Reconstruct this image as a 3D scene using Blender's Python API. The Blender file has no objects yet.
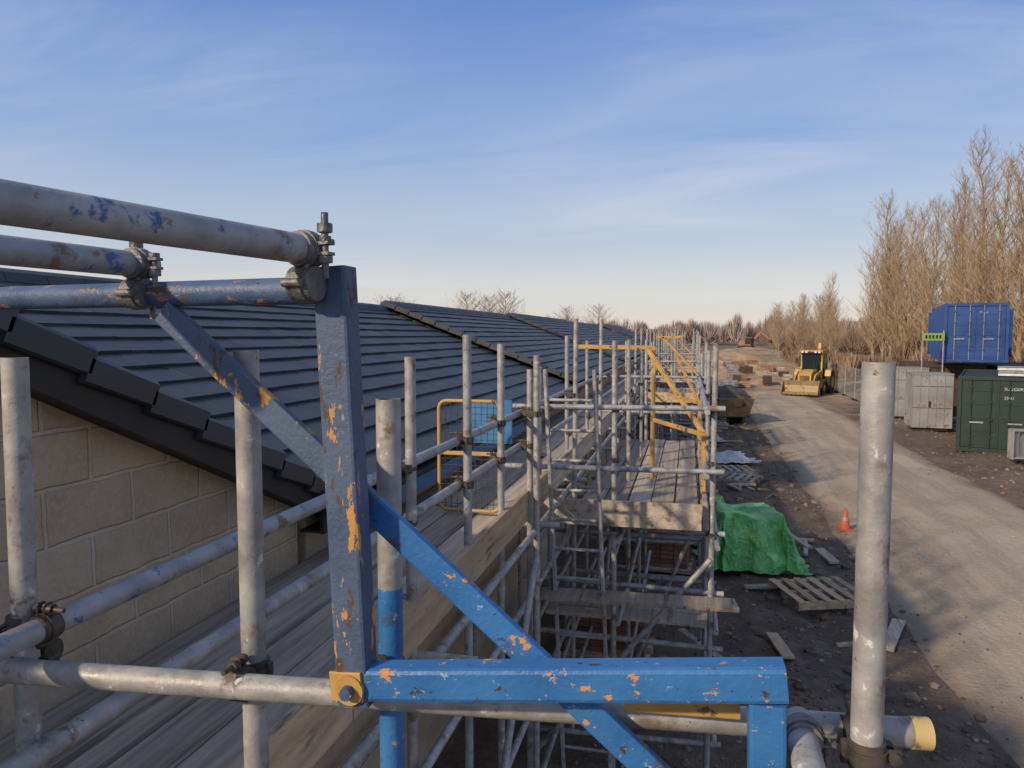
import bpy, math, random
from mathutils import Vector, noise, Matrix
random.seed(7)
R=random.random
def U(a,b): return a+(b-a)*random.random()
scene=bpy.context.scene
V=Vector

# ---------------------------------------------------------------- materials
def newmat(name):
    m=bpy.data.materials.new(name); m.use_nodes=True
    nt=m.node_tree; b=nt.nodes["Principled BSDF"]
    return m,nt,b
def N(nt,t,**k):
    n=nt.nodes.new(t)
    for a,v in k.items(): setattr(n,a,v)
    return n
def mix(nt,fac,a,b):
    n=N(nt,'ShaderNodeMix',data_type='RGBA')
    if isinstance(fac,(int,float)): n.inputs[0].default_value=fac
    else: nt.links.new(fac,n.inputs[0])
    for i,c in ((6,a),(7,b)):
        if isinstance(c,(tuple,list)): n.inputs[i].default_value=(c[0],c[1],c[2],1)
        else: nt.links.new(c,n.inputs[i])
    return n.outputs[2]
def ramp(nt,val,lo,hi,a=0.0,b=1.0):
    n=N(nt,'ShaderNodeMapRange'); nt.links.new(val,n.inputs[0])
    n.inputs[1].default_value=lo; n.inputs[2].default_value=hi
    n.inputs[3].default_value=a; n.inputs[4].default_value=b
    return n.outputs[0]
def coords(nt,stretch=(1,1,1)):
    t=N(nt,'ShaderNodeTexCoord'); m=N(nt,'ShaderNodeMapping')
    nt.links.new(t.outputs['Object'],m.inputs[0]); m.inputs[3].default_value=stretch
    return m.outputs[0]
def nz(nt,vec,scale,detail=4,rough=.6,dist=0):
    n=N(nt,'ShaderNodeTexNoise'); nt.links.new(vec,n.inputs['Vector'])
    n.inputs['Scale'].default_value=scale; n.inputs['Detail'].default_value=detail
    n.inputs['Roughness'].default_value=rough; n.inputs['Distortion'].default_value=dist
    return n.outputs[0]
def math_(nt,op,a,b):
    n=N(nt,'ShaderNodeMath',operation=op)
    for i,x in enumerate((a,b)):
        if isinstance(x,(int,float)): n.inputs[i].default_value=x
        else: nt.links.new(x,n.inputs[i])
    return n.outputs[0]
def pmat(name,c1,c2,scale=5,rough=.6,metal=0,bump=0,bscale=60,stretch=(1,1,1),island=0,patches=(),rvar=.15,lo=.35,hi=.65,spec=.5,dist=0.0,pstretch=None,pd=5):
    m,nt,b=newmat(name); co=coords(nt,stretch)
    n0=nz(nt,co,scale,4,.6,dist)
    col=mix(nt,ramp(nt,n0,lo,hi),c1,c2)
    rv=ramp(nt,n0,.3,.7,max(0,rough-rvar),min(1,rough+rvar))
    met=None; pco=coords(nt,pstretch) if pstretch else co
    for (pc,ps,th,soft) in patches:
        f=ramp(nt,nz(nt,pco,ps,pd,.7,0),th,th+soft)
        col=mix(nt,f,col,pc)
        rv=math_(nt,'MAXIMUM',rv,math_(nt,'MULTIPLY',f,.85))
        if metal:
            met=ramp(nt,f,0,1,metal,0) if met is None else math_(nt,'MINIMUM',met,ramp(nt,f,0,1,metal,0))
    if island:
        g=N(nt,'ShaderNodeNewGeometry')
        f=ramp(nt,g.outputs['Random Per Island'],0,1,1-island,1+island)
        vm=N(nt,'ShaderNodeVectorMath',operation='SCALE')
        nt.links.new(col,vm.inputs[0]); nt.links.new(f,vm.inputs['Scale']); col=vm.outputs[0]
    nt.links.new(col,b.inputs['Base Color']); nt.links.new(rv,b.inputs['Roughness'])
    if met is not None: nt.links.new(met,b.inputs['Metallic'])
    else: b.inputs['Metallic'].default_value=metal
    b.inputs['Specular IOR Level'].default_value=spec
    if bump:
        bp=N(nt,'ShaderNodeBump'); bp.inputs['Strength'].default_value=bump; bp.inputs['Distance'].default_value=.01
        nt.links.new(nz(nt,co,bscale,2,.65),bp.inputs['Height']); nt.links.new(bp.outputs[0],b.inputs['Normal'])
    return m

GALV=pmat('galvanised_steel',(.27,.265,.255),(.45,.445,.43),13,.55,.2,.12,90,patches=[((.20,.15,.11),9,.56,.09),((.64,.62,.58),26,.62,.04),((.24,.11,.05),38,.65,.03)])
GALVB=pmat('galvanised_blue_stained',(.26,.265,.275),(.41,.415,.42),11,.55,.2,.12,90,patches=[((.08,.14,.27),17,.58,.06),((.19,.14,.10),8,.57,.08),((.32,.15,.05),30,.65,.03)])
BLUETUBE=pmat('blue_painted_tube',(.045,.085,.18),(.085,.14,.26),9,.5,.0,.2,80,patches=[((.40,.18,.06),26,.58,.02),((.10,.065,.045),34,.59,.02)],pstretch=(.35,1,1))
BLUEDK=pmat('worn_blue_paint_dark_and_shaded',(.05,.085,.155),(.085,.13,.22),7,.6,0,.2,90,patches=[((.10,.065,.045),26,.58,.03),((.55,.27,.08),24,.60,.012),((.25,.28,.32),50,.66,.02)],pstretch=(1,1,.38))  # slate blue; on the diagonal brace it stands in for shade
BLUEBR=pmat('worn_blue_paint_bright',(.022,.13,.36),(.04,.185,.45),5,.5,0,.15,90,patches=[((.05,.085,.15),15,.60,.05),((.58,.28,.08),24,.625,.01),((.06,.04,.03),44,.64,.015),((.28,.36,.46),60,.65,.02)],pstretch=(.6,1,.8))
YELP=pmat('worn_yellow_paint',(.46,.27,.075),(.58,.36,.12),6,.6,0,.1,80,patches=[((.14,.09,.05),16,.59,.03)])
YELCAP=pmat('yellow_plastic',(.55,.43,.17),(.66,.54,.26),6,.6,0,patches=[((.2,.15,.09),25,.58,.06)])
CLAMP=pmat('coupler_steel',(.055,.05,.046),(.14,.12,.10),25,.6,.5,0,120,patches=[((.2,.09,.04),30,.6,.05)])
CLAMPG=pmat('galvanised_coupler',(.12,.12,.12),(.24,.235,.23),25,.55,.4,.3,120,patches=[((.2,.09,.04),30,.60,.05)])
WOOD=pmat('weathered_scaffold_board',(.31,.26,.20),(.50,.43,.345),3,.9,0,.35,30,(9,.5,9),island=.32,patches=[((.15,.12,.09),1.2,.56,.1)])
WOODN=pmat('fresh_timber',(.40,.285,.175),(.56,.41,.26),3,.8,0,.2,30,(6,1,6),island=.25,patches=[((.19,.135,.09),2,.56,.1)])
TILE=pmat('dark_concrete_tile',(.034,.036,.041),(.054,.057,.063),2.5,.5,0,0,120,island=.24,rvar=.1)
BLACK=pmat('black_upvc',(.014,.013,.013),(.026,.025,.025),3,.55,0)
RUBBER=pmat('tyre_rubber',(.015,.015,.015),(.05,.045,.04),6,.85,0)
SOILP=pmat('soil_clod',(.11,.08,.056),(.27,.21,.15),4,.95,0,0,50,island=.5)
MOUND=pmat('sandy_spoil',(.26,.18,.11),(.42,.31,.20),.8,.95,0,.6,8)
BARK=pmat('bare_branch_bark',(.25,.18,.115),(.46,.345,.225),1.5,.9,0)
FARTREE=pmat('hazed_distant_twigs',(.31,.235,.205),(.42,.33,.295),.05,.95,0,island=.15)  # twig colour lightened: distance haze is put into it
SCRUB=pmat('scrub_twigs',(.22,.15,.10),(.38,.27,.19),.2,.95,island=.3)
GREENC=pmat('dark_green_container_paint',(.010,.026,.022),(.018,.042,.034),1.5,.6,0,patches=[((.08,.05,.03),3,.64,.05)])
BLUEC=pmat('blue_container_paint',(.015,.055,.21),(.025,.08,.27),1.2,.5,0,patches=[((.12,.07,.04),3,.66,.05)])
BROWNC=pmat('brown_container_paint',(.06,.035,.025),(.10,.06,.04),1.5,.6,0)
GREYP=pmat('grey_sheet_steel',(.24,.25,.255),(.34,.35,.355),1.2,.55,.1,patches=[((.17,.14,.11),2.5,.55,.1)])
WHITEP=pmat('white_plastic_sheet',(.50,.52,.54),(.75,.75,.75),4,.5,0,.4,15)
DIGY=pmat('plant_yellow_paint',(.50,.30,.05),(.60,.38,.08),2,.45,0,patches=[((.16,.11,.07),3,.53,.1)])
ORANGE=pmat('orange_plastic',(.52,.10,.04),(.62,.15,.06),4,.6,0)
DULLO=pmat('faded_orange_paint',(.30,.13,.06),(.38,.19,.09),1,.7,0)
REDB=pmat('terracotta_brick',(.20,.09,.06),(.31,.15,.095),6,.85,0,0,60,island=.3)
SHEET=pmat('blue_membrane',(.04,.17,.38),(.06,.22,.46),5,.5,0)
SKIP=pmat('tan_skip_paint',(.30,.215,.10),(.42,.31,.16),2,.6,0,patches=[((.14,.09,.055),3,.55,.08)])

m,nt,b=newmat('cab_glass'); b.inputs['Base Color'].default_value=(.02,.03,.035,1); b.inputs['Roughness'].default_value=.08; GLASS=m
b.inputs['Specular IOR Level'].default_value=.8
m,nt,b=newmat('lamp_lens'); b.inputs['Base Color'].default_value=(.8,.8,.75,1); b.inputs['Roughness'].default_value=.15; LENS=m
m,nt,b=newmat('lime_banner'); b.inputs['Base Color'].default_value=(.24,.38,.09,1); b.inputs['Roughness'].default_value=.6; LIME=m
m,nt,b=newmat('white_lettering'); b.inputs['Base Color'].default_value=(.55,.55,.55,1); LETTER=m

def blockmat(name,c1,c2,mort,axis,bw=.44,bh=.215,ms=.013):
    m,nt,b=newmat(name); t=N(nt,'ShaderNodeTexCoord'); s=N(nt,'ShaderNodeSeparateXYZ'); nt.links.new(t.outputs['Object'],s.inputs[0])
    c=N(nt,'ShaderNodeCombineXYZ'); nt.links.new(s.outputs[axis],c.inputs[0]); nt.links.new(s.outputs[2],c.inputs[1])
    wob=N(nt,'ShaderNodeVectorMath',operation='ADD'); nn=N(nt,'ShaderNodeTexNoise'); nt.links.new(c.outputs[0],nn.inputs['Vector']); nn.inputs['Scale'].default_value=9
    sc=N(nt,'ShaderNodeVectorMath',operation='SCALE'); nt.links.new(nn.outputs[1],sc.inputs[0]); sc.inputs['Scale'].default_value=.022
    nt.links.new(c.outputs[0],wob.inputs[0]); nt.links.new(sc.outputs[0],wob.inputs[1])
    br=N(nt,'ShaderNodeTexBrick'); nt.links.new(wob.outputs[0],br.inputs['Vector'])
    br.inputs['Scale'].default_value=1; br.inputs['Brick Width'].default_value=bw; br.inputs['Row Height'].default_value=bh
    br.inputs['Mortar Size'].default_value=ms; br.inputs['Mortar Smooth'].default_value=.5
    br.inputs['Color1'].default_value=(*c1,1); br.inputs['Color2'].default_value=(*c2,1); br.inputs['Mortar'].default_value=(*mort,1)
    co=coords(nt); n1=nz(nt,co,3,5,.65); n2=nz(nt,co,45,3,.7)
    dark=mix(nt,ramp(nt,n1,.35,.7,0,.6),br.outputs[0],(c1[0]*.72,c1[1]*.68,c1[2]*.62))
    col=mix(nt,ramp(nt,n2,.45,.75,0,.45),dark,(c2[0]*1.2,c2[1]*1.18,c2[2]*1.15))
    nt.links.new(col,b.inputs['Base Color']); b.inputs['Roughness'].default_value=.92
    h=math_(nt,'ADD',math_(nt,'MULTIPLY',br.outputs['Fac'],-1.2),math_(nt,'MULTIPLY',n2,.7))
    bp=N(nt,'ShaderNodeBump'); bp.inputs['Strength'].default_value=.8; bp.inputs['Distance'].default_value=.01
    nt.links.new(h,bp.inputs['Height']); nt.links.new(bp.outputs[0],b.inputs['Normal'])
    return m
BLOCKY=blockmat('concrete_block_wall',(.46,.345,.225),(.57,.44,.30),(.58,.485,.36),1)
BLOCKX=blockmat('concrete_block_gable',(.46,.345,.225),(.57,.44,.30),(.58,.485,.36),0)

m,nt,b=newmat('site_soil'); co=coords(nt)
n1=nz(nt,co,.35,5,.65,.5); n2=nz(nt,co,3.5,5,.7); n3=nz(nt,co,25,3,.7)
col=mix(nt,ramp(nt,n1,.38,.62),(.095,.066,.045),(.18,.132,.092))
col=mix(nt,ramp(nt,n2,.45,.68,0,.75),col,(.25,.19,.135))
col=mix(nt,ramp(nt,n3,.56,.8,0,.6),col,(.35,.28,.21))
s=N(nt,'ShaderNodeSeparateXYZ'); nt.links.new(co,s.inputs[0])
yy=math_(nt,'ADD',s.outputs[1],math_(nt,'MULTIPLY',n1,40))
col=mix(nt,ramp(nt,yy,58,74),col,mix(nt,ramp(nt,n1,.4,.6),(.28,.195,.12),(.45,.335,.22)))
col=mix(nt,ramp(nt,yy,150,190),col,mix(nt,ramp(nt,n1,.4,.6),(.15,.13,.07),(.24,.19,.115)))
nt.links.new(col,b.inputs['Base Color'])
nt.links.new(ramp(nt,n1,.3,.45,.6,.95),b.inputs['Roughness'])
bp=N(nt,'ShaderNodeBump'); bp.inputs['Strength'].default_value=1; bp.inputs['Distance'].default_value=.06
nt.links.new(math_(nt,'ADD',n2,math_(nt,'MULTIPLY',n3,.5)),bp.inputs['Height']); nt.links.new(bp.outputs[0],b.inputs['Normal'])
SOIL=m
m,nt,b=newmat('compacted_stone_road'); co=coords(nt); cs=coords(nt,(1,.10,1))
n1=nz(nt,co,.5,5,.6,.4); n2=nz(nt,co,14,4,.75); n3=nz(nt,cs,1.6,4,.6,.3); n4=nz(nt,co,60,2,.7)
col=mix(nt,ramp(nt,n1,.35,.65),(.41,.33,.235),(.55,.455,.34))
col=mix(nt,ramp(nt,n3,.43,.60,0,.6),col,(.32,.255,.185))
col=mix(nt,ramp(nt,n2,.50,.75,0,.65),col,(.64,.56,.45))
col=mix(nt,ramp(nt,n4,.5,.8,0,.5),col,(.22,.17,.12))
s=N(nt,'ShaderNodeSeparateXYZ'); nt.links.new(co,s.inputs[0])
dx=math_(nt,'ABSOLUTE',math_(nt,'SUBTRACT',s.outputs[0],5.3),0)
dx=math_(nt,'ADD',dx,math_(nt,'MULTIPLY',math_(nt,'SUBTRACT',n1,.5),2.4))
dx=math_(nt,'ADD',dx,math_(nt,'MULTIPLY',math_(nt,'SUBTRACT',n2,.5),.8))
col=mix(nt,ramp(nt,dx,1.8,2.6),col,(.20,.15,.105))
nt.links.new(col,b.inputs['Base Color']); b.inputs['Roughness'].default_value=.95; b.inputs['Specular IOR Level'].default_value=.2
bp=N(nt,'ShaderNodeBump'); bp.inputs['Strength'].default_value=.9; bp.inputs['Distance'].default_value=.035
nt.links.new(math_(nt,'ADD',n2,math_(nt,'MULTIPLY',n3,1.5)),bp.inputs['Height']); nt.links.new(bp.outputs[0],b.inputs['Normal'])
ROAD=m
m,nt,b=newmat('green_tarpaulin'); co=coords(nt)
n1=nz(nt,co,2.2,4,.6,1.0); n2=nz(nt,co,6,3,.55,2.0)
col=mix(nt,ramp(nt,n1,.35,.65),(.10,.42,.09),(.22,.62,.20))
col=mix(nt,ramp(nt,n2,.56,.68,0,.5),col,(.52,.82,.50))  # whitish patches: reflections off the plastic put into the colour
nt.links.new(col,b.inputs['Base Color']); b.inputs['Roughness'].default_value=.35
bp=N(nt,'ShaderNodeBump'); bp.inputs['Strength'].default_value=1; bp.inputs['Distance'].default_value=.06
nt.links.new(n2,bp.inputs['Height']); nt.links.new(bp.outputs[0],b.inputs['Normal'])
TARP=m

# ---------------------------------------------------------------- builder
class B:
    def __init__(s,name): s.name=name; s.v=[]; s.f=[]; s.m=[]; s.sm=[]; s.mats=[]
    def mi(s,mat):
        if mat not in s.mats: s.mats.append(mat)
        return s.mats.index(mat)
    def add(s,vs,fs,mat,smooth=False):
        o=len(s.v); s.v.extend([tuple(x) for x in vs]); i=s.mi(mat)
        for f in fs: s.f.append([o+k for k in f]); s.m.append(i); s.sm.append(smooth)
    def tube(s,p,q,r=.0242,mat=None,n=12,hollow=False,r2=None,caps=True):
        p=V(p);q=V(q);a=(q-p).normalized(); t=V((0,0,1)) if abs(a.z)<.9 else V((1,0,0))
        u=a.cross(t).normalized(); w=a.cross(u); r2=r if r2 is None else r2
        def ring(c,rr): return [c+(u*math.cos(2*math.pi*k/n)+w*math.sin(2*math.pi*k/n))*rr for k in range(n)]
        A=ring(p,r);C=ring(q,r2)
        s.add(A+C,[[(k+1)%n,k,k+n,(k+1)%n+n] for k in range(n)],mat,True)
        if not caps: return
        if hollow:
            for c,R0,sg in ((p,A,1),(q,C,-1)):
                I=ring(c,r*.84)
                fs=[[k,(k+1)%n,(k+1)%n+n,k+n] for k in range(n)]
                s.add(R0+I,fs,mat)
                J=ring(c+a*sg*.12,r*.84); s.add(I+J,fs,CLAMP,True); s.add(J,[list(range(n))],CLAMP)  # dark bore: shade inside the open end put into the colour
        else:
            s.add(A,[list(range(n))],mat); s.add(C,[list(range(n))[::-1]],mat)
    def beam(s,p,q,w,h,mat,bev=.004,up=(0,0,1)):
        p=V(p);q=V(q);a=(q-p).normalized(); up=V(up)
        if abs(a.dot(up))>.95: up=V((0,1,0))
        u=a.cross(up).normalized(); t=u.cross(a)
        pts=[]
        for sx,sy,a0 in ((1,1,0),(-1,1,90),(-1,-1,180),(1,-1,270)):
            cx=sx*(w/2-bev);cy=sy*(h/2-bev)
            for k in (0,45,90) if bev>0 else (45,):
                an=math.radians(a0+k); bb=bev
                pts.append((cx+bb*math.cos(an),cy+bb*math.sin(an)))
        n=len(pts)
        A=[p+u*x+t*y for x,y in pts];C=[q+u*x+t*y for x,y in pts]
        s.add(A+C,[[k,(k+1)%n,(k+1)%n+n,k+n] for k in range(n)],mat)
        s.add(A,[list(range(n))[::-1]],mat); s.add(C,[list(range(n))],mat)
    def box(s,x0,x1,y0,y1,z0,z1,mat):
        vs=[(x,y,z) for x in(x0,x1) for y in(y0,y1) for z in(z0,z1)]
        s.add(vs,[[0,1,3,2],[4,6,7,5],[0,4,5,1],[2,3,7,6],[0,2,6,4],[1,5,7,3]],mat)
    def prism(s,poly,axis,a,b,mat):
        def P(p,t):
            if axis==0: return (t,p[0],p[1])
            if axis==1: return (p[0],t,p[1])
            return (p[0],p[1],t)
        n=len(poly); vs=[P(p,a) for p in poly]+[P(p,b) for p in poly]
        s.add(vs,[list(range(n)),list(range(n,2*n))[::-1]]+[[k,(k+1)%n,(k+1)%n+n,k+n] for k in range(n)],mat)
    def coupler(s,c,a1,a2,r=.0242,mt=None):
        c=V(c);a1=V(a1).normalized();a2=V(a2).normalized();nrm=a1.cross(a2).normalized(); mt=mt or CLAMP
        c2=c+nrm*.056
        for cc,ax,side,sg in ((c,a1,a2,-1),(c2,a2,a1,1)):
            s.tube(cc-ax*.021,cc+ax*.021,r+.0045,mt,18)
            s.tube(cc-ax*.009,cc+ax*.009,r+.0075,mt,18)
            e2=cc-side*(r+.008)
            s.tube(e2-ax*.018,e2+ax*.018,.0075,mt,10)
            e=cc+side*(r+.012)
            s.beam(e-nrm*.011,e-nrm*.006,.030,.020,mt,.003,up=ax)
            s.beam(e+nrm*.006,e+nrm*.011,.030,.020,mt,.003,up=ax)
            s.tube(e+side*.002-nrm*.018,e+side*.002+nrm*.048,.0055,mt,8)
            s.tube(e+side*.002+nrm*.012,e+side*.002+nrm*.023,.0115,mt,6)
            s.tube(e+side*.002-nrm*.020,e+side*.002-nrm*.012,.010,mt,8)
        s.beam(c+nrm*.022,c2-nrm*.022,.030,.030,mt,.004,up=a1)
    def finish(s,loc=(0,0,0),rot=0,parent=None,scale=1):
        me=bpy.data.meshes.new(s.name); me.from_pydata(s.v,[],s.f)
        for mt in s.mats: me.materials.append(mt)
        me.polygons.foreach_set('material_index',s.m); me.polygons.foreach_set('use_smooth',s.sm)
        me.update()
        o=bpy.data.objects.new(s.name,me); scene.collection.objects.link(o)
        o.location=loc; o.rotation_euler=(0,0,rot); o.scale=(scale,)*3
        if parent: o.parent=parent
        return o
def empty(name,loc=(0,0,0),rot=0):
    e=bpy.data.objects.new(name,None); scene.collection.objects.link(e); e.location=loc; e.rotation_euler=(0,0,rot); e.empty_display_size=.2
    return e

# ---------------------------------------------------------------- ground + road
def axis(vals):
    out=[]
    for a,b_,st in vals:
        x=a
        while x<b_-1e-6: out.append(x); x+=st
    return out
xs=[-1500,-700,-300,-120,-50,-25]+axis([(-12,-3,1.5),(-3,12,.15),(12,30,1.5)])+[30,45,80,160,400,900,1500]
ys=[-300,-60,-20,-8]+axis([(-4,3,.5),(3,26,.16),(26,60,.6),(60,120,4)])+[120,160,220,320,500,800,1200,2000]
def gz(x,y):
    a=noise.fractal(V((x*.9,y*.5,3)),1,2,5)*.08+noise.noise(V((x*.25,y*.2,8)))*.08
    if y<60:
        a-= .08*math.exp(-((x-1.9-.2*math.sin(y*.3))/.2)**2)+.07*math.exp(-((x-.5)/.25)**2)
        a+=.03*abs(noise.noise(V((x*4,y*3,1))))
    k=1
    if -10<y<62 and 2.4<x<8.2: k=0 if 2.9<x<7.7 else (2.9-x)/.5 if x<=2.9 else (x-7.7)/.5
    if abs(x)>30 or y>130: k*=.3
    return a*k-.02-(1-k)*.01
g=B('ground')
vs=[(x,y,gz(x,y)) for y in ys for x in xs]; nx=len(xs)
g.add(vs,[[j*nx+i,j*nx+i+1,(j+1)*nx+i+1,(j+1)*nx+i] for j in range(len(ys)-1) for i in range(nx-1)],SOIL,True)
g.finish()
r=B('road'); ry=axis([(-9,55,.5)]); cols=16; vs=[]
for y in ry:
    l=2.95+.18*noise.noise(V((0,y*.35,1)))+.08*noise.noise(V((0,y*1.7,5)))
    rr=7.6+.2*noise.noise(V((4,y*.3,1)))+.1*noise.noise(V((4,y*1.5,5)))
    for i in range(cols+1):
        t=i/cols; x=l+(rr-l)*t
        z=.012+.025*math.sin(math.pi*t)+.012*noise.noise(V((x*.8,y*.4,2)))
        if i in(0,cols): z=-.035
        vs.append((x,y,z))
r.add(vs,[[j*(cols+1)+i,j*(cols+1)+i+1,(j+1)*(cols+1)+i+1,(j+1)*(cols+1)+i] for j in range(len(ry)-1) for i in range(cols)],ROAD,True)
r.finish()
rb=B('soil_rubble')
def clod(bd,x,y,z,s,mat):
    vs=[V((math.cos(a)*math.cos(e),math.sin(a)*math.cos(e),math.sin(e))) for e in(-.5,.5) for a in (0,1.25,2.5,3.8,5.0)]+[V((0,0,1))]
    vs=[(x+v.x*s*U(.6,1.3),y+v.y*s*U(.6,1.3),z+v.z*s*U(.5,.9)) for v in vs]
    bd.add(vs,[[k,(k+1)%5,5+(k+1)%5,5+k] for k in range(5)]+[[5+k,5+(k+1)%5,10] for k in range(5)],mat)
for i in range(5200):
    y=2+42*R()**1.5; x=U(-1,3.3)
    clod(rb,x,y,gz(x,y),U(.010,.045) if R()<.94 else U(.05,.13),SOILP)
for i in range(700):
    y=2+42*R()**1.3; x=U(7.4,10.5); clod(rb,x,y,gz(x,y),U(.015,.07),SOILP)
for i in range(1100):
    y=2+38*R()**1.3; x=U(3.0,7.5); clod(rb,x,y,.03,U(.006,.022),SOILP)
rb.finish()

# ---------------------------------------------------------------- building row
WX=-2.28; EX=-2.10; EZ=3.0; RX=-6.0; RZ=4.5
def roof_row(bd,y0,y1,dz,eave=True):
    sl=V((RX-EX,0,RZ-EZ)); L=sl.length; d=sl.normalized(); nr=V((-d.z,0,d.x)); nr=nr if nr.z>0 else -nr
    g_=.285; n=int(L/g_); g_=L/n; tw=.33
    for i in range(n):
        y=y0-(tw/2 if i%2 else 0)
        while y<y1-.01:
            a=max(y,y0)+.002; b_=min(y+tw,y1)-.002; y+=tw
            if b_-a<.02: continue
            s0=i*g_-.03+U(-.003,.003); s1=min(L,(i+1)*g_+.05); j=U(-.0025,.0025)
            def P(s_,n_,yy): return V((EX,yy,EZ+dz))+d*s_+nr*n_
            h0=.034+j; h1=.004+j; t=.024
            vs=[P(s0,h0-t,a),P(s0,h0-t,b_),P(s0,h0,a),P(s0,h0,b_),P(s1,h1-t,a),P(s1,h1-t,b_),P(s1,h1,a),P(s1,h1,b_)]
            bd.add(vs,[[0,1,3,2],[2,3,7,6],[0,2,6,4],[1,5,7,3]],TILE)
    BXE=RX*2-EX
    bd.add([(EX,y0,EZ+dz-.03),(EX,y1,EZ+dz-.03),(RX,y1,RZ+dz-.03),(RX,y0,RZ+dz-.03)],[[0,1,2,3]],BLACK)
    bd.add([(BXE,y0,EZ+dz),(BXE,y1,EZ+dz),(RX,y1,RZ+dz),(RX,y0,RZ+dz)],[[3,2,1,0]],TILE)
    y=y0
    while y<y1-.05:
        e=min(y+.45,y1); pts=[(RX-.13,RZ+dz-.03),(RX-.09,RZ+dz+.06),(RX,RZ+dz+.10),(RX+.09,RZ+dz+.06),(RX+.13,RZ+dz-.03)]
        bd.prism(pts,1,y+.004,e-.004,TILE); y+=.45
def main_house(y0,y1,dz):
    e=empty('bungalow')
    rf=B('roof'); roof_row(rf,y0,y1,dz)
    sl=V((RX-EX,0,RZ-EZ)); L=sl.length; d=sl.normalized(); nr=V((-d.z,0,d.x)); nr=nr if nr.z>0 else -nr
    k=0
    while k*.3<L:
        a=V((EX,y0-.03,EZ+dz+.03))+d*(k*.3)+nr*.015; b_=V((EX,y0-.03,EZ+dz+.03))+d*min(L,(k+1)*.3+.02)
        rf.beam(a,b_,.10,.09,TILE,.004); k+=1
    rf.finish(parent=e)
    w=B('walls'); BX=RX*2-WX
    w.box(BX,WX,y0+.06,y1-.004,-.1,EZ+dz-.12,BLOCKY)
    w.prism([(WX-.01,EZ+dz-.118),(RX,RZ+dz-.08),(BX+.01,EZ+dz-.118)],1,y0+.07,y0+.25,BLOCKX)
    w.finish(parent=e)
    f=B('fascia_and_gutter')
    f.box(EX-.05,EX-.025,y0,y1,EZ+dz-.20,EZ+dz-.035,BLACK); f.box(WX,EX-.052,y0,y1,EZ+dz-.195,EZ+dz-.18,BLACK)
    pts=[(EX+.045+.055*math.cos(t),EZ+dz-.05+.055*math.sin(t)) for t in [math.pi+math.pi*k/8 for k in range(9)]]
    f.prism(pts,1,y0,y1,BLACK)
    f.finish(parent=e)
    return e
h1=main_house(4.0,14.0,0.0)
sh=B('eaves_membrane'); sh.box(EX-.024,EX-.018,4.4,9.5,EZ-.26,EZ-.12,SHEET); sh.finish(parent=h1)
main_house(14.0,24.5,.10); main_house(24.5,36,.16); main_house(36,50,.10); main_house(50,66,.2)

e=empty('gable_bungalow'); VX=-2.13; VY0,VZ0=4.16,3.05; SL=.4547; VYA=VY0-(4.5-VZ0)/SL
YB=2*VYA-VY0
w=B('walls')
w.prism([(YB+.25,-.1),(VY0-.20,-.1),(VY0-.20,VZ0-.02),(VYA,4.40),(YB+.25,VZ0-.02)],0,WX-.2,WX,BLOCKY)
w.box(-8,WX-.2,YB+.25,VY0-.2,-.1,VZ0-.1,BLOCKX)
w.finish(parent=e)
f=B('barge_board')
for sg in(1,-1):
    yA=VYA; yE=VY0 if sg==1 else YB
    def bar(x0,x1,t0,t1,mat):
        vs=[]
        for yy,zz in ((yA,4.5),(yE+sg*.03,VZ0-.013)):
            for x in(x0,x1):
                for t in (t0,t1): vs.append((x,yy,zz-t))
        f.add(vs,[[0,1,3,2],[4,6,7,5],[0,4,5,1],[2,3,7,6],[0,2,6,4],[1,5,7,3]],mat)
    bar(WX-.05,VX-.005,.17,.185,BLACK)
    bar(VX-.03,VX-.004,.05,.20,BLACK)
f.finish(parent=e)
rf=B('roof')
dv=V((0,VY0-VYA,VZ0-4.5)); LV=dv.length; dv.normalize()
nt_=int(LV/.335)
for sg in(1,-1):
    D=V((0,dv.y*sg,dv.z)); nn=V((0,(-dv.z)*sg,dv.y)).normalized()
    O=V((VX,VYA,4.5))
    for k in range(nt_):
        s0=k*LV/nt_; s1=(k+1)*LV/nt_+.015
        def P(s_,h,x): return O+D*s_+nn*h+V((x,0,0))
        prof=[(-.16,0.0),(.012,0.0),(.035,-.018),(.035,-.105),(.022,-.112),(.0,-.112),(-.0,-.03),(-.16,-.03)]
        jj=U(-.004,.004)
        A=[P(s0,h+.012+jj,x) for x,h in prof]; C=[P(s1,h+.045+jj,x) for x,h in prof]; n=8
        rf.add(A+C,[list(range(n))[::-1],list(range(n,2*n))]+[[q,(q+1)%n,(q+1)%n+n,q+n] for q in range(n)],TILE)
        rf.add([P(s0,.008,-.16),P(s1,.032,-.16),P(s1,.032,-5.9),P(s0,.008,-5.9)],[[0,1,2,3]],TILE)
        rf.add([P(s1,.032,-.16),P(s1,.004,-.16),P(s1,.004,-5.9),P(s1,.032,-5.9)],[[0,1,2,3]],TILE)
rf.finish(parent=e)

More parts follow.
